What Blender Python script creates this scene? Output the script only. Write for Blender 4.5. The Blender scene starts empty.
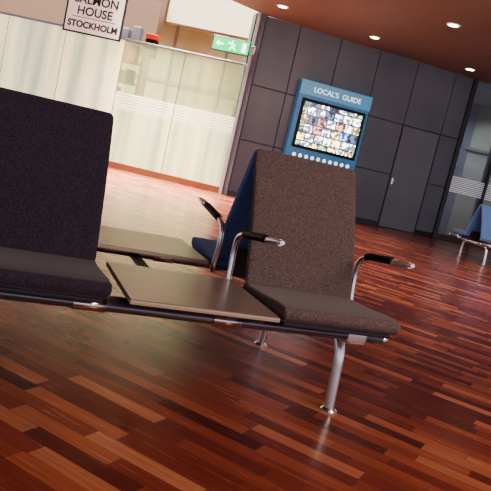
import bpy, bmesh, math, random
from mathutils import Vector, Matrix
random.seed(4)
S=bpy.context.scene
try:
    S.view_settings.view_transform='AgX'
    S.view_settings.look='AgX - Medium High Contrast'
except Exception: pass

# ---------------------------------------------------------------- materials
def mat(name,col,rough=.5,metal=0,emit=None,es=0,spec=.5,sheen=0):
    m=bpy.data.materials.new(name); m.use_nodes=True
    b=m.node_tree.nodes['Principled BSDF']
    b.inputs['Base Color'].default_value=(*col,1); b.inputs['Roughness'].default_value=rough
    b.inputs['Metallic'].default_value=metal; b.inputs['Specular IOR Level'].default_value=spec
    b.inputs['Sheen Weight'].default_value=sheen
    if emit: b.inputs['Emission Color'].default_value=(*emit,1); b.inputs['Emission Strength'].default_value=es
    return m
class NT:
    def __init__(s,m): s.t=m.node_tree; s.n=s.t.nodes; s.l=s.t.links; s.b=s.n['Principled BSDF']
    def add(s,t,**k):
        n=s.n.new(t)
        for a,v in k.items(): setattr(n,a,v)
        return n
    def math(s,op,a,b=None,c=None):
        n=s.add('ShaderNodeMath',operation=op)
        for i,v in enumerate((a,b,c)):
            if v is None: continue
            if isinstance(v,(int,float)): n.inputs[i].default_value=v
            else: s.l.new(v,n.inputs[i])
        return n.outputs[0]
    def ramp(s,fac,stops,const=False):
        n=s.add('ShaderNodeValToRGB'); r=n.color_ramp
        if const: r.interpolation='CONSTANT'
        while len(r.elements)<len(stops): r.elements.new(.5)
        for e,(p,c) in zip(r.elements,stops): e.position=p; e.color=(*c,1)
        s.l.new(fac,n.inputs[0]); return n.outputs[0]
    def mix(s,fac,a,b,mode='MIX'):
        n=s.add('ShaderNodeMix',data_type='RGBA',blend_type=mode)
        for i,v in ((0,fac),(6,a),(7,b)):
            if isinstance(v,(int,float)): n.inputs[i].default_value=v
            elif isinstance(v,tuple): n.inputs[i].default_value=(*v,1)
            else: s.l.new(v,n.inputs[i])
        return n.outputs[2]

def fabric(name,c1,c2):
    m=mat(name,c1,.95,spec=.15,sheen=.2); t=NT(m)
    tc=t.add('ShaderNodeTexCoord')
    no=t.add('ShaderNodeTexNoise'); no.inputs['Scale'].default_value=150; no.inputs['Detail'].default_value=3
    t.l.new(tc.outputs['Object'],no.inputs['Vector'])
    n2=t.add('ShaderNodeTexNoise'); n2.inputs['Scale'].default_value=380; n2.inputs['Detail'].default_value=2
    t.l.new(tc.outputs['Object'],n2.inputs['Vector'])
    f=t.math('ADD',t.math('MULTIPLY',no.outputs['Fac'],.5),t.math('MULTIPLY',n2.outputs['Fac'],.5))
    t.l.new(t.ramp(f,[(.38,c1),(.62,c2)]),t.b.inputs['Base Color'])
    bp=t.add('ShaderNodeBump'); bp.inputs['Strength'].default_value=.35; bp.inputs['Distance'].default_value=.0015
    t.l.new(f,bp.inputs['Height']); t.l.new(bp.outputs[0],t.b.inputs['Normal'])
    return m
M_fab=fabric('grey_tweed',(.072,.052,.052),(.185,.136,.134))
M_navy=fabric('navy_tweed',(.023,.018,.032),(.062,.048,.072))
M_blue=fabric('blue_fabric',(.07,.13,.32),(.17,.30,.60))
M_chrome=mat('brushed_aluminium',(.84,.88,.90),.26,1)
M_dark=mat('dark_steel',(.06,.06,.075),.4,.6)
M_black=mat('black_rubber',(.010,.010,.012),.5,spec=.25)
M_frame=mat('grey_powder_coat',(.26,.27,.32),.32,.8)

def m_table():
    m=mat('table_laminate',(.07,.045,.03),.30,spec=.5); t=NT(m)
    tc=t.add('ShaderNodeTexCoord'); mp=t.add('ShaderNodeMapping'); mp.inputs['Scale'].default_value=(1,14,1)
    t.l.new(tc.outputs['Object'],mp.inputs[0])
    no=t.add('ShaderNodeTexNoise'); no.inputs['Scale'].default_value=9; no.inputs['Detail'].default_value=5
    t.l.new(mp.outputs[0],no.inputs['Vector'])
    t.l.new(t.ramp(no.outputs['Fac'],[(.3,(.20,.15,.13)),(.7,(.26,.20,.172))]),t.b.inputs['Base Color'])
    return m
M_table=m_table()
M_edge=mat('table_edge_wood',(.42,.33,.26),.4)

def m_floor():
    m=mat('merbau_parquet',(.2,.06,.03),.3,spec=.42); t=NT(m)
    tc=t.add('ShaderNodeTexCoord'); mp=t.add('ShaderNodeMapping'); mp.inputs['Rotation'].default_value=(0,0,math.radians(FLOOR_ROT))
    t.l.new(tc.outputs['Object'],mp.inputs[0])
    sp=t.add('ShaderNodeSeparateXYZ'); t.l.new(mp.outputs[0],sp.inputs[0])
    a,b=sp.outputs[0],sp.outputs[1]
    W=.068; L=.42
    rb=t.math('DIVIDE',b,W); row=t.math('FLOOR',rb)
    wn=t.add('ShaderNodeTexWhiteNoise',noise_dimensions='1D'); t.l.new(row,wn.inputs['W'])
    ra=t.math('ADD',t.math('DIVIDE',a,L),t.math('MULTIPLY',wn.outputs['Value'],7.3)); cell=t.math('FLOOR',ra)
    cb=t.add('ShaderNodeCombineXYZ'); t.l.new(row,cb.inputs[0]); t.l.new(cell,cb.inputs[1])
    w2=t.add('ShaderNodeTexWhiteNoise',noise_dimensions='2D'); t.l.new(cb.outputs[0],w2.inputs['Vector'])
    base=t.ramp(w2.outputs['Value'],[(0,(.095,.021,.022)),(.2,(.16,.036,.030)),(.5,(.26,.062,.042)),(.75,(.35,.094,.056)),(.9,(.46,.145,.080)),(1,(.56,.23,.13))])
    m2=t.add('ShaderNodeMapping'); m2.inputs['Scale'].default_value=(3,60,1); t.l.new(mp.outputs[0],m2.inputs[0])
    ad=t.add('ShaderNodeVectorMath',operation='ADD'); t.l.new(m2.outputs[0],ad.inputs[0]); t.l.new(w2.outputs['Color'],ad.inputs[1])
    gn=t.add('ShaderNodeTexNoise'); gn.inputs['Scale'].default_value=1.5; gn.inputs['Detail'].default_value=6; t.l.new(ad.outputs[0],gn.inputs['Vector'])
    col=t.mix(.5,base,t.ramp(gn.outputs['Fac'],[(.3,(.40,.34,.34)),(.7,(1,1,1))]),'MULTIPLY')
    fb=t.math('FRACT',rb); fa=t.math('FRACT',ra)
    eb=t.math('LESS_THAN',t.math('MINIMUM',fb,t.math('SUBTRACT',1,fb)),.012)
    ea=t.math('LESS_THAN',t.math('MINIMUM',fa,t.math('SUBTRACT',1,fa)),.0025)
    col=t.mix(t.math('MULTIPLY',t.math('MAXIMUM',ea,eb),.5),col,(.02,.008,.007))
    t.l.new(col,t.b.inputs['Base Color'])
    t.l.new(t.math('ADD',.18,t.math('MULTIPLY',gn.outputs['Fac'],.14)),t.b.inputs['Roughness'])
    return m
FLOOR_ROT=-129
M_floor=m_floor()

# ---------------------------------------------------------------- mesh helpers
def link(o,parent=None):
    S.collection.objects.link(o)
    if parent: o.parent=parent
    return o
def empty(name,M=Matrix()):
    e=bpy.data.objects.new(name,None); e.empty_display_size=.1; S.collection.objects.link(e); e.matrix_world=M; return e
def mesh(name,verts,faces,m,parent=None,bev=0,seg=2,smooth=True,sub=0):
    me=bpy.data.meshes.new(name); me.from_pydata([tuple(v) for v in verts],[],faces)
    bm=bmesh.new(); bm.from_mesh(me); bmesh.ops.recalc_face_normals(bm,faces=bm.faces); bm.to_mesh(me); bm.free()
    o=bpy.data.objects.new(name,me); me.materials.append(m)
    link(o,parent)
    if bev:
        b=o.modifiers.new('bevel','BEVEL'); b.width=bev; b.segments=seg; b.limit_method='ANGLE'; b.angle_limit=math.radians(40)
    if smooth and bev:
        for p in me.polygons: p.use_smooth=True
        w=o.modifiers.new('wn','WEIGHTED_NORMAL'); w.keep_sharp=False
    return o
def box(name,x0,x1,y0,y1,z0,z1,m,parent=None,bev=0,seg=2):
    v=[(x,y,z) for x in (x0,x1) for y in (y0,y1) for z in (z0,z1)]
    f=[(0,1,3,2),(4,6,7,5),(0,4,5,1),(2,3,7,6),(0,2,6,4),(1,5,7,3)]
    return mesh(name,v,f,m,parent,bev,seg)
def extrude_x(name,prof,x0,x1,m,parent,bev=0,seg=3,fy=lambda y:y):
    n=len(prof)
    v=[(x0,fy(y),z) for y,z in prof]+[(x1,fy(y),z) for y,z in prof]
    f=[tuple(range(n)),tuple(range(2*n-1,n-1,-1))]+[(i,(i+1)%n,n+(i+1)%n,n+i) for i in range(n)]
    return mesh(name,v,f,m,parent,bev,seg)
def catmull(pts,n=8):
    P=[Vector(p) for p in pts]; P=[2*P[0]-P[1]]+P+[2*P[-1]-P[-2]]; out=[]
    for i in range(1,len(P)-2):
        for k in range(n):
            t=k/n; a,b,c,d=P[i-1:i+3]
            out.append(.5*((2*b)+(c-a)*t+(2*a-5*b+4*c-d)*t*t+(3*b-a-3*c+d)*t**3))
    out.append(P[-2]); return out
def back_cushion(name,curve,x0,x1,th,m,parent,fy):
    """upholstered back: swept profile with rounded upper corners and slightly pillowed faces"""
    path=catmull([(0,y,z) for y,z in curve],5); n=len(path)
    r=.024; xs=[]; W=x1-x0
    for k in range(7): xs.append(r*(1-math.cos(k*math.pi/12)))
    xs=[0]+xs[1:]+[W*.25,W*.5,W*.75]+[W-a for a in xs[:0:-1]]+[W]
    z0=path[0].z; zt=path[-1].z
    def col(x,side):
        d=min(x,W-x); drop=r-math.sqrt(max(0,r*r-(r-d)**2)) if d<r else 0
        ztop=zt-drop; out=[]
        for p in path:
            fr=(p.z-z0)/(zt-z0); z=z0+(ztop-z0)*fr
            for a,b in zip(path,path[1:]):
                if a.z-1e-9<=z<=b.z+1e-9:
                    y=a.y+(b.y-a.y)*(z-a.z)/max(1e-9,b.z-a.z); break
            edge=min(1,d/.02); pil=.005*(1-edge)**2
            edge2=min(1,(ztop-z)/.02); pil+=.005*(1-edge2)**2
            y=y+pil if side==0 else y+th-pil
            out.append((x0+x,fy(y),z-(.010 if side else 0)*fr))
        return out
    v=[];f=[];nx=len(xs)
    for side in (0,1):
        for x in xs: v+=col(x,side)
    N=nx*n
    for side in (0,1):
        for i in range(nx-1):
            for j in range(n-1):
                a=side*N+i*n+j; f.append((a,a+n,a+n+1,a+1))
    for i in range(nx-1):
        f.append((i*n,(i+1)*n,N+(i+1)*n,N+i*n)); f.append((i*n+n-1,(i+1)*n+n-1,N+(i+1)*n+n-1,N+i*n+n-1))
    for j in range(n-1):
        f.append((j,j+1,N+j+1,N+j)); b=(nx-1)*n; f.append((b+j,b+j+1,N+b+j+1,N+b+j))
    return mesh(name,v,f,m,parent,.008,3)
def tube(name,pts,r,m,parent=None,n=8,ring=14,rz=None,smoothpath=True,radii=None):
    path=catmull(pts,n) if smoothpath else [Vector(p) for p in pts]
    v=[];f=[]; prev=None
    up=Vector((1,0,0))
    for i,p in enumerate(path):
        t=(path[min(i+1,len(path)-1)]-path[max(i-1,0)]).normalized()
        if prev is None:
            a=up if abs(t.dot(up))<.9 else Vector((0,0,1))
            s=(a-t*a.dot(t)).normalized()
        else: s=(prev-t*prev.dot(t)).normalized()
        prev=s; q=t.cross(s)
        k=radii(i/(len(path)-1)) if radii else 1
        for j in range(ring):
            an=2*math.pi*j/ring
            v.append(p+s*(math.cos(an)*r*k)+q*(math.sin(an)*(rz or r)*k))
    for i in range(len(path)-1):
        for j in range(ring):
            f.append((i*ring+j,i*ring+(j+1)%ring,(i+1)*ring+(j+1)%ring,(i+1)*ring+j))
    f.append(tuple(range(ring))); f.append(tuple(range((len(path)-1)*ring,len(path)*ring)))
    o=mesh(name,v,f,m,parent)
    for p in o.data.polygons: p.use_smooth=len(p.vertices)==4
    return o
def lathe(name,prof,c,m,parent=None,ring=24):
    v=[];f=[]
    for r,z in prof:
        for j in range(ring):
            a=2*math.pi*j/ring; v.append((c[0]+r*math.cos(a),c[1]+r*math.sin(a),c[2]+z))
    for i in range(len(prof)-1):
        for j in range(ring): f.append((i*ring+j,i*ring+(j+1)%ring,(i+1)*ring+(j+1)%ring,(i+1)*ring+j))
    f.append(tuple(range(ring))); f.append(tuple(range((len(prof)-1)*ring,len(prof)*ring)))
    return mesh(name,v,f,m,parent)
def text(name,body,size,m,parent,loc,rot,extr=.002,align='CENTER',sx=1,bold=0):
    c=bpy.data.curves.new(name,'FONT'); c.body=body; c.size=size; c.extrude=extr; c.align_x=align; c.align_y='CENTER'; c.offset=bold
    o=bpy.data.objects.new(name,c); c.materials.append(m); link(o,parent); o.location=loc; o.rotation_euler=rot; o.scale=(sx,1,1)
    return o

# ---------------------------------------------------------------- bench parts (local frame: X row, -Y front)
MID=.69
BY=.185; BZ=.345
def chair(M,x0,x1,fab,rear=False,armL=True,armR=True):
    fy=(lambda y:2*MID-y) if rear else (lambda y:y)
    e=empty('airport_chair',M)
    prof=[(.030,.412),(.028,.432),(.040,.452),(.12,.453),(.25,.442),(.40,.434),(.455,.438),(.47,.41),(.46,.384),(.25,.386),(.06,.392)]
    extrude_x('seat_cushion',prof,x0,x1,fab,e,.012,3,fy)
    extrude_x('seat_pan',[(.06,.391),(.45,.384),(.45,.372),(.06,.376)],x0+.02,x1-.02,M_dark,e,.003,2,fy)
    fr=[(.425,.436),(.452,.52),(.490,.63),(.535,.74),(.585,.85),(.632,.945),(.645,.985)]
    back_cushion('back_cushion',fr,x0+.002,x1-.002,.040,fab,e,fy)
    extrude_x('back_bracket',[(.465,.36),(.50,.36),(.52,.50),(.495,.50)],x0+.08,x1-.08,M_dark,e,.003,2,fy)
    for k,(on,x) in enumerate(((armL,x0-.032),(armR,x1+.040))):
        if not on: continue
        sx=.08 if k==0 else -.08
        d=.02 if k==0 else -.035
        if rear: d=.02
        pts=[(x+sx,.44+d,.378),(x+.25*sx,.49+d,.378),(x,.525+d,.40),(x,.54+d,.47),(x,.545+d,.545),(x,.525+d,.60),(x,.46+d*.7,.625),(x,.36,.638),(x,.24,.651),(x,.135,.664)]
        tube('arm_tube_%d'%(k+1),[(a,fy(b),c) for a,b,c in pts],.0125,M_chrome,e)
        pp=[(x,.475+d*.7,.623),(x,.42,.633),(x,.34,.643),(x,.255,.653)]
        tube('arm_pad_%d'%(k+1),[(a,fy(b),c) for a,b,c in pp],.019,M_black,e,rz=.0165,radii=lambda t:min(1,.8+4*min(t,1-t)))
        tube('arm_tip_%d'%(k+1),[(x,fy(.23),.654),(x,fy(.17),.662),(x,fy(.118),.667)],.0185,M_chrome,e,rz=.015,radii=lambda t:(1-.45*t*t))
    return e
def table(M,x0,x1,rear=False):
    fy=(lambda y:2*MID-y) if rear else (lambda y:y)
    e=empty('side_table',M)
    a,b=sorted((fy(0),fy(.518)))
    box('table_top',x0,x1,a,b,.4185,.4205,M_table,e)
    box('table_edge',x0-.002,x1+.002,a-.002,b+.002,.402,.4182,M_edge,e,.004,2)
    a,b=sorted((fy(.10),fy(.42)))
    for i,x in enumerate((x0+.06,x1-.14)):
        box('bracket_%d'%(i+1),x,x+.06,a,b,BZ+.026,.402,M_frame,e,.006)
    return e
def frame(M,x0,x1,legs,two=True,clamps=()):
    e=empty('seat_support_frame',M)
    for i,y in enumerate((BY,2*MID-BY)):
        tube('beam_%d'%(i+1),[(x0,y,BZ),((x0+x1)/2,y,BZ),(x1,y,BZ)],.026,M_frame,e,rz=.05,ring=20,smoothpath=False)
        for j,x in enumerate((x0,x1)):
            tube('beam_end_%d_%d'%(i+1,j+1),[(x-.012,y,BZ),(x+.012,y,BZ)],.029,M_chrome,e,rz=.053,ring=20,smoothpath=False)
        for j,x in enumerate(clamps):
            tube('beam_clamp_%d_%d'%(i+1,j+1),[(x-.055,y,BZ),(x+.055,y,BZ)],.030,M_chrome,e,rz=.056,ring=20,smoothpath=False)
    for i,x in enumerate(legs):
        pts=[(x,.207,.0),(x,.213,.06),(x,.222,.15),(x,.232,.23),(x,.26,.285),(x,.33,.308),(x,.55,.312),(x,.78,.312),(x,.90,.30),(x,.945,.27),(x,.965,.2),(x,.975,.1),(x,.98,.0)]
        tube('leg_%d'%(i+1),pts,.020,M_chrome,e,ring=18,rz=.026)
        for j,y in enumerate((.207,.98)):
            lathe('foot_%d_%d'%(i+1,j+1),[(.034,0),(.035,.006),(.030,.012),(.024,.018)],(x,y,0),M_chrome,e)
        for j,y in enumerate((BY,2*MID-BY)):
            box('clamp_%d_%d'%(i+1,j+1),x-.045,x+.045,y-.058,y+.075,BZ-.034,BZ+.028,M_chrome,e,.014,3)
        box('clamp_rear_arm_%d'%(i+1),x-.018,x+.018,.88,2*MID-BY,.298,.328,M_chrome,e,.006)
    for i,(xx) in enumerate(((x0+.02+.5),(x0+x1)/2)):
        box('cross_bar_%d'%(i+1),xx-.02,xx+.02,BY,2*MID-BY,.325,.350,M_dark,e,.004)
    return e
I=Matrix()
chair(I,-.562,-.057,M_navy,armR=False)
chair(I,.563,1.068,M_fab)
chair(I,.583,1.083,M_blue,rear=True)
chair(I,-.562,-.057,M_blue,rear=True,armR=False)
table(I,0,.534); table(I,0,.534,True)
frame(I,-.60,1.085,(-.45,.955),clamps=(-.10,.40))
M2=Matrix.Translation((6.72,6.45,0))@Matrix.Rotation(math.radians(-8),4,'Z')
chair(M2,.563,1.068,M_blue,armL=False); chair(M2,1.12,1.625,M_blue,armL=False,armR=False); chair(M2,.563,1.068,M_blue,rear=True,armL=False,armR=False); chair(M2,1.12,1.625,M_blue,rear=True,armL=False)
chair(M2,1.68,2.185,M_blue,armL=False)
frame(M2,.40,2.2,(.60,1.9))

# ---------------------------------------------------------------- room
mesh('floor',[(-14,-10,0),(22,-10,0),(22,26,0),(-14,26,0)],[(0,1,2,3)],M_floor)
CZ=3.674
def m_noise(name,c1,c2,scale,rough,**k):
    m=mat(name,c1,rough,**k); t=NT(m); tc=t.add('ShaderNodeTexCoord'); no=t.add('ShaderNodeTexNoise'); no.inputs['Scale'].default_value=scale; no.inputs['Detail'].default_value=4
    t.l.new(tc.outputs['Object'],no.inputs['Vector']); t.l.new(t.ramp(no.outputs['Fac'],[(.35,c1),(.65,c2)]),t.b.inputs['Base Color']); return m
M_ceil=m_noise('brown_ceiling',(.20,.155,.14),(.24,.185,.165),.6,.6)
e0=Vector((4.08,10.74)); ed=Vector((-.86,-.33)).normalized(); e1=e0+ed*16
poly=[(e0.x,e0.y),(22,9.5),(22,-10),(e1.x,-10),(e1.x,e1.y)]
v=[(x,y,CZ) for x,y in poly]+[(x,y,CZ+.25) for x,y in poly]; n=5
mesh('ceiling',v,[tuple(range(n)),tuple(range(n,2*n))]+[(i,(i+1)%n,n+(i+1)%n,n+i) for i in range(n)],M_ceil)
M_lamp=mat('lamp_glow',(1,.9,.75),.4,emit=(1,.90,.75),es=16)
M_white=mat('white_paint',(.78,.78,.74),.5)
for (x,y) in [(3.95,9.58),(5.98,9.62),(8.39,9.66),(3.95,7.2),(5.98,7.2),(8.39,7.2),(1.9,7.2)]:
    e=empty('ceiling_downlight',Matrix.Translation((x,y,CZ)))
    lathe('trim_ring',[(.115,0),(.12,-.012),(.085,-.016),(.08,0)],(0,0,0),M_white,e)
    lathe('lamp_disc',[(.078,-.003),(.078,-.018)],(0,0,0),M_lamp,e)

A=Vector((3.95,10.75)); B=Vector((9.135,10.4)); ang=math.atan2(B.y-A.y,B.x-A.x)
MW=Matrix.Translation((A.x,A.y,0))@Matrix.Rotation(ang,4,'Z')
M_panel=m_noise('slate_panel',(.092,.110,.152),(.112,.130,.172),1.2,.38,spec=.4)
M_seam=mat('panel_seam',(.015,.015,.022),.6)
w=empty('wall_back',MW)
box('core',-.05,5.2,.03,.25,0,CZ,M_seam,w)
zs=[.09,1.18,2.30,CZ]
xs=[0.0,.92,1.86,2.80,3.75,4.73,5.2]
k=0
for i in range(len(xs)-1):
    for j in range(3):
        if i==4 and j<2: continue
        k+=1; box('panel_%d'%k,xs[i]+.008,xs[i+1]-.008,0,.03,zs[j]+.008,zs[j+1]-.008,M_panel,w,.003)
b=box('baseboard_back',0,3.74,-.012,.02,0,.09,M_dark); b.matrix_world=MW
M_door=m_noise('door_paint',(.110,.128,.172),(.127,.145,.188),1,.35)
d=empty('door_1',MW)
box('leaf',3.775,4.705,-.004,.03,.012,2.285,M_door,d,.004)
box('jamb_1',3.752,3.770,-.012,.03,0,2.30,M_dark,d); box('jamb_2',4.710,4.728,-.012,.03,0,2.30,M_dark,d); box('head',3.752,4.728,-.012,.03,2.288,2.305,M_dark,d)
tube('handle',[(3.83,-.004,1.05),(3.83,-.05,1.05),(3.86,-.055,1.05),(3.95,-.055,1.05)],.011,M_chrome,d)
box('lock_plate',3.81,3.85,-.008,0,.98,1.12,M_chrome,d,.002)
g=empty('window_1',MW)
def m_tint():
    m=mat('tinted_glass',(.16,.18,.24),.12,spec=.6); t=NT(m)
    tr=t.add('ShaderNodeBsdfTransparent'); tr.inputs[0].default_value=(.62,.68,.78,1)
    ms=t.add('ShaderNodeMixShader'); ms.inputs[0].default_value=.55
    t.l.new(t.b.outputs[0],ms.inputs[1]); t.l.new(tr.outputs[0],ms.inputs[2]); t.l.new(ms.outputs[0],t.n['Material Output'].inputs['Surface']); return m
M_gl=m_tint()
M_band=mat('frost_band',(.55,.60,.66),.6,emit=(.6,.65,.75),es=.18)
box('mullion_1',5.2,5.30,-.04,.2,0,CZ,M_dark,g,.006)
box('pane',5.30,12,.05,.062,.12,CZ,M_gl,g)
box('sill',5.30,12,-.02,.2,0,.12,M_dark,g,.006)
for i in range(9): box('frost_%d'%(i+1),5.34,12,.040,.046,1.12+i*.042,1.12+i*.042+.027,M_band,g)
for i,x in enumerate((6.25,7.2,9.2,11.2)): box('mullion_%d'%(i+2),x,x+.05,-.02,.2,.12,CZ,M_dark,g,.004)
w=empty('wall_side_room',MW)
M_rm=m_noise('side_room_wall',(.30,.32,.38),(.36,.38,.44),.8,.6)
box('rear',5.0,13,3.0,3.15,0,CZ,M_rm,w); box('side',5.05,5.2,.25,3.0,0,CZ,M_rm,w); box('lid',5.05,13,.07,3.15,CZ,CZ+.1,M_white,w)

# ---- frosted glass wall on the left
G0=Vector((3.95,10.75)); G1=Vector((1.745,11.99)); ga=math.atan2(G0.y-G1.y,G0.x-G1.x)
MG=Matrix.Translation((G0.x,G0.y,0))@Matrix.Rotation(ga,4,'Z')
def m_frost():
    m=mat('frosted_glass',(.7,.76,.66),.25,spec=.5); t=NT(m)
    tc=t.add('ShaderNodeTexCoord'); sp=t.add('ShaderNodeSeparateXYZ'); t.l.new(tc.outputs['Object'],sp.inputs[0])
    x,z=sp.outputs[0],sp.outputs[2]
    mp=t.add('ShaderNodeMapping'); mp.inputs['Scale'].default_value=(2.2,1,.10); t.l.new(tc.outputs['Object'],mp.inputs[0])
    no=t.add('ShaderNodeTexNoise'); no.inputs['Scale'].default_value=1.6; no.inputs['Detail'].default_value=3; t.l.new(mp.outputs[0],no.inputs['Vector'])
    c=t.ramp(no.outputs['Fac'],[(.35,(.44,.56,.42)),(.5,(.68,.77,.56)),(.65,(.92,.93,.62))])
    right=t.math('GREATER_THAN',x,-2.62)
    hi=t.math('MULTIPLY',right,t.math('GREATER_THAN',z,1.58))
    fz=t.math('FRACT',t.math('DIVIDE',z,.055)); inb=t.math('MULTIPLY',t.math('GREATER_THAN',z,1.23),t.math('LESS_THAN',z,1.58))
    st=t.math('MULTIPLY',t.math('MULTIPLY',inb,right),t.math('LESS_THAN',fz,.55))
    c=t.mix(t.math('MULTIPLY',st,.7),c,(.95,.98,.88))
    t.l.new(c,t.b.inputs['Base Color']); t.l.new(c,t.b.inputs['Emission Color']); t.b.inputs['Emission Strength'].default_value=.75  # emission paints the backlit glow into the glass colour
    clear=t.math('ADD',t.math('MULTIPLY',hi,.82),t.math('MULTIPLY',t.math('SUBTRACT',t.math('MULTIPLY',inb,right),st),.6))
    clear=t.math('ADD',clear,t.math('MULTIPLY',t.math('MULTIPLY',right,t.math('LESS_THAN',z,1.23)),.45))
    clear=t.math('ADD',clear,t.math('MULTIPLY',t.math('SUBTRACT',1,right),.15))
    tr=t.add('ShaderNodeBsdfTransparent'); tr.inputs[0].default_value=(.90,.94,.78,1)
    ms=t.add('ShaderNodeMixShader'); t.l.new(clear,ms.inputs[0]); t.l.new(t.b.outputs[0],ms.inputs[1]); t.l.new(tr.outputs[0],ms.inputs[2])
    t.l.new(ms.outputs[0],t.n['Material Output'].inputs['Surface'])
    return m
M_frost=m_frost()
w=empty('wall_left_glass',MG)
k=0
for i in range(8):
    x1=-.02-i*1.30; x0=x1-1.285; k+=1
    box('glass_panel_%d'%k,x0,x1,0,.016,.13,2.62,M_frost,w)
    box('joint_%d'%k,x0-.015,x0,.002,.03,.0,2.62,M_frame,w)
box('top_rail',-10.4,0,-.02,.035,2.62,2.66,M_frame,w,.005)
M_sk=mat('wood_skirting',(.20,.075,.045),.35)
b=box('baseboard_left',-10.4,-.02,-.03,.04,0,.13,M_sk); b.matrix_world=MG
c=empty('corner_column',MG)
box('post',-.02,.16,-.06,.14,0,5.0,M_panel,c,.01)
box('cover_strip',-.01,.05,-.085,-.058,0,CZ+.6,mat('column_trim',(.55,.58,.60),.35,.7),c,.004)

M_shopw=m_noise('shop_wall',(.68,.68,.46),(.84,.83,.62),.8,.6)
w=empty('wall_far',MG)
box('plaster',-16,8,6.0,6.2,0,5.4,M_shopw,w)
M_fascia=mat('brown_fascia',(.07,.038,.028),.5)
M_bulk=mat('bulkhead_taupe',(.30,.26,.22),.6)
box('fascia',-14,-3.0,3.0,3.4,2.75,4.3,M_fascia,w,.01)
box('bulkhead',-3.0,8,3.6,3.9,3.75,5.0,M_bulk,w,.01)
box('upper_ceiling',-16,8,-3.9,6.2,5.0,5.2,M_bulk,w)
M_beamg=mat('beam_grey',(.40,.40,.38),.5)
for i in range(7): box('roof_beam_%d'%(i+1),-16,8,-3+i*1.4,-2.75+i*1.4,4.75,5.0,M_beamg,w)
for i in range(6): box('shop_window_bar_%d'%(i+1),-5+i*1.6,-4.93+i*1.6,5.93,6.0,0,5.0,M_beamg,w)
box('shop_transom',-16,8,5.93,6.0,2.4,2.48,M_beamg,w)
sh=empty('shop_display_shelf',MG)
M_shelf=mat('shelf_wood',(.10,.05,.03),.5)
cols=[(.6,.10,.03),(.04,.04,.05),(.5,.35,.2),(.05,.05,.07),(.45,.14,.05)]
gm=[mat('goods_%d'%i,c,.5) for i,c in enumerate(cols)]
box('side_1',-4.3,-4.24,2.0,2.5,0,3.2,M_shelf,sh); box('side_2',-2.9,-2.84,2.0,2.5,0,3.0,M_shelf,sh)
for i in range(6):
    z=.4+i*.5; box('shelf_%d'%(i+1),-4.24,-2.9,2.0,2.5,z,z+.04,M_shelf,sh)
    for j in range(4):
        h=random.uniform(.2,.4); x=-4.15+j*.29
        box('goods_%d_%d'%(i,j),x,x+.2,2.1,2.35,z+.04,z+.04+h,random.choice(gm),sh,.02)
st=empty('display_stand',MG)
M_red=mat('signal_red',(.70,.06,.03),.4,emit=(.9,.08,.03),es=.1)
tube('pole',[(-2.45,1.2,0),(-2.45,1.2,2.95)],.04,M_dark,st,smoothpath=False)
box('base_plate',-2.65,-2.25,1.0,1.4,0,.03,M_dark,st,.008)
box('black_case',-2.58,-2.32,1.12,1.28,2.68,2.90,M_black,st,.02)
box('red_cap',-2.60,-2.30,1.10,1.30,2.90,3.02,M_red,st,.03)

s=empty('hanging_shop_sign',MG)
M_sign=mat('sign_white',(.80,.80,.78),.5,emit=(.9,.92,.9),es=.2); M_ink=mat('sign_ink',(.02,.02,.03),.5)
box('board',-3.92,-2.72,-.12,-.09,2.58,3.75,M_sign,s,.006)
for nm,a in (('frame_top',(-3.95,-2.69,3.75,3.78)),('frame_bottom',(-3.95,-2.69,2.55,2.58)),('frame_left',(-3.95,-3.92,2.55,3.78)),('frame_right',(-2.72,-2.69,2.55,3.78))):
    box(nm,a[0],a[1],-.13,-.08,a[2],a[3],M_ink,s)
R=(math.pi/2,0,0)
text('text_1','SALMON',.24,M_ink,s,(-3.32,-.125,3.23),R,bold=.004); text('text_2','HOUSE',.24,M_ink,s,(-3.32,-.125,3.00),R,bold=.004)
box('rule',-3.8,-2.84,-.125,-.12,2.87,2.882,M_ink,s)
text('text_3','STOCKHOLM',.18,M_ink,s,(-3.32,-.125,2.73),R,bold=.006)
text('text_0','THE',.2,M_ink,s,(-3.32,-.125,3.50),R)
for i,x in enumerate((-3.8,-2.84)): tube('cable_%d'%(i+1),[(x,-.105,3.77),(x,-.105,5.0)],.006,M_dark,s,smoothpath=False)

s=empty('exit_sign',MG)
M_green=mat('exit_green',(.0,.35,.12),.4,emit=(.0,.80,.22),es=1.5); M_pict=mat('exit_white',(.9,1,.9),.4,emit=(.8,1,.85),es=1.6)
box('housing',-.77,.0,-.20,-.12,2.78,3.07,M_dark,s,.01)
box('face',-.75,-.02,-.206,-.20,2.80,3.05,M_green,s)
box('mount',.0,.10,-.20,-.06,2.84,3.0,M_chrome,s,.01)
def flat(nm,pts,y=-.211):
    mesh(nm,[(a,y,b) for a,b in pts]+[(a,y+.004,b) for a,b in pts],[tuple(range(len(pts))),tuple(range(len(pts),2*len(pts)))]+[(i,(i+1)%len(pts),len(pts)+(i+1)%len(pts),len(pts)+i) for i in range(len(pts))],M_pict,s)
flat('arrow',[(-.70,2.925),(-.63,2.985),(-.63,2.942),(-.53,2.942),(-.53,2.908),(-.63,2.908),(-.63,2.865)])
flat('door_shape',[(-.16,2.83),(-.16,3.02),(-.07,3.02),(-.07,2.83)])
flat('runner',[(-.42,2.84),(-.385,2.90),(-.355,2.93),(-.42,2.955),(-.435,2.93),(-.455,2.94),(-.43,2.985),(-.36,2.985),(-.32,2.95),(-.285,2.955),(-.285,2.935),(-.32,2.925),(-.30,2.88),(-.265,2.84),(-.30,2.84),(-.34,2.885),(-.39,2.84)])
flat('runner_head',[(-.355+.02*math.cos(a*math.pi/5),3.012+.02*math.sin(a*math.pi/5)) for a in range(10)])

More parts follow.
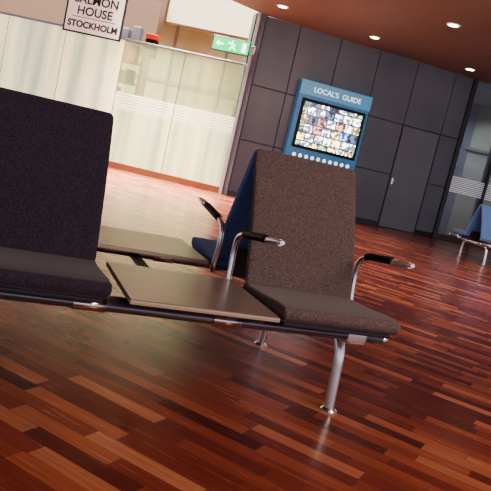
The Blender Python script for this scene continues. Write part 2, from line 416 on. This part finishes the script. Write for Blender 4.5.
kx=empty('information_display',MW)
M_kb=m_noise('display_blue',(.03,.14,.30),(.05,.20,.38),1.5,.35,emit=(.05,.25,.5),es=.18)
box('housing',1.14,2.78,-.16,-.002,1.00,2.66,M_kb,kx,.01)
box('header',1.14,2.78,-.20,-.16,2.36,2.66,mat('header_blue',(.08,.25,.42),.35,emit=(.10,.35,.6),es=.35),kx,.008)
box('bezel',1.24,2.72,-.185,-.16,1.28,2.30,M_black,kx,.01)
def m_screen():
    m=mat('screen_content',(.02,.02,.02),.2); t=NT(m)
    tc=t.add('ShaderNodeTexCoord'); mp=t.add('ShaderNodeMapping'); mp.inputs['Rotation'].default_value=(math.pi/2,0,0)
    t.l.new(tc.outputs['Object'],mp.inputs[0])
    br=t.add('ShaderNodeTexBrick'); br.inputs['Scale'].default_value=1; br.inputs['Brick Width'].default_value=.21; br.inputs['Row Height'].default_value=.18
    br.inputs['Mortar Size'].default_value=.014; br.inputs['Color1'].default_value=(0,0,0,1); br.inputs['Color2'].default_value=(1,1,1,1); br.inputs['Mortar'].default_value=(.02,.02,.03,1); br.offset=.35
    t.l.new(mp.outputs[0],br.inputs['Vector'])
    c=t.ramp(br.outputs['Color'],[(0,(.06,.08,.14)),(.16,(1,1,.92)),(.34,(.95,.75,.30)),(.46,(.9,.97,1)),(.60,(.25,.45,.18)),(.68,(.9,.95,1)),(.80,(.55,.22,.16)),(.85,(.20,.40,.8)),(.90,(1,1,.95))],True)
    no=t.add('ShaderNodeTexNoise'); no.inputs['Scale'].default_value=14; no.inputs['Detail'].default_value=4; t.l.new(tc.outputs['Object'],no.inputs['Vector'])
    c=t.mix(.95,c,t.ramp(no.outputs['Fac'],[(.46,(.05,.05,.10)),(.54,(1,1,1))]),'MULTIPLY')
    c=t.mix(br.outputs['Fac'],c,(.02,.02,.03))
    t.l.new(c,t.b.inputs['Emission Color']); t.b.inputs['Emission Strength'].default_value=5
    return m
box('screen',1.30,2.66,-.189,-.185,1.34,2.24,m_screen(),kx)
M_txt=mat('display_text',(.9,.95,1),.5,emit=(.8,.92,1),es=.9)
text('title_text',"LOCAL'S  GUIDE",.15,M_txt,kx,(1.98,-.203,2.50),R)
for i in range(10):
    x=1.34+i*.14; e=lathe('icon_%d'%(i+1),[(.040,0),(.040,.006)],(0,0,0),M_txt,kx,20); e.rotation_euler=(math.pi/2,0,0); e.location=(x,-.160,1.135)

# ---------------------------------------------------------------- lights
def area(name,loc,target,sx,sy,en,col,spread=180):
    l=bpy.data.lights.new(name,'AREA'); l.shape='RECTANGLE'; l.size=sx; l.size_y=sy; l.energy=en; l.color=col; l.spread=math.radians(spread)
    o=bpy.data.objects.new(name,l); S.collection.objects.link(o); o.location=loc
    o.rotation_euler=(Vector(target)-Vector(loc)).to_track_quat('-Z','Y').to_euler(); return o
area('skylight',(0.2,10.4,4.55),(0.9,8.9,0),8,1.8,2300,(1,.91,.72),90)
area('shop_light',(1.5,15,4.5),(1.9,16,0),8,3,1700,(1,.95,.80),100)
area('lounge_fill',(2.2,-2.8,3.5),(0.7,.5,0.4),3.4,2.6,290,(1,.82,.70))  # added fill, unseen area light that brightens the chair fronts
area('lounge_fill_2',(5.5,3.2,3.6),(5.8,6.5,0),6,3,440,(1,.84,.72))  # second added fill, kept out of view, lifts the room further back
area('side_room_light',(11,12.0,3.5),(11,12,0),3,1.2,120,(1,.95,.85),150)
W=bpy.data.worlds.new('World'); S.world=W; W.use_nodes=True
bg=W.node_tree.nodes['Background']; bg.inputs[0].default_value=(.86,.79,.92,1); bg.inputs[1].default_value=.95

# ---------------------------------------------------------------- camera
pi_,ro,ya=[math.radians(a) for a in (8.006,12.986,22.414)]
F=Vector((math.sin(ya)*math.cos(pi_),math.cos(ya)*math.cos(pi_),-math.sin(pi_)))
R0=Vector((math.cos(ya),-math.sin(ya),0)); U0=R0.cross(F)
c,s_=math.cos(ro),math.sin(ro)
Rc=R0*c+U0*s_; Uc=U0*c-R0*s_
cam=bpy.data.cameras.new('camera'); co=bpy.data.objects.new('camera',cam); S.collection.objects.link(co)
Mx=Matrix((Rc,Uc,-F)).transposed().to_4x4(); Mx.translation=(-.477,-1.99,.956); co.matrix_world=Mx
cam.sensor_width=36; cam.lens=650.584/491*36; cam.clip_start=.05
S.camera=co
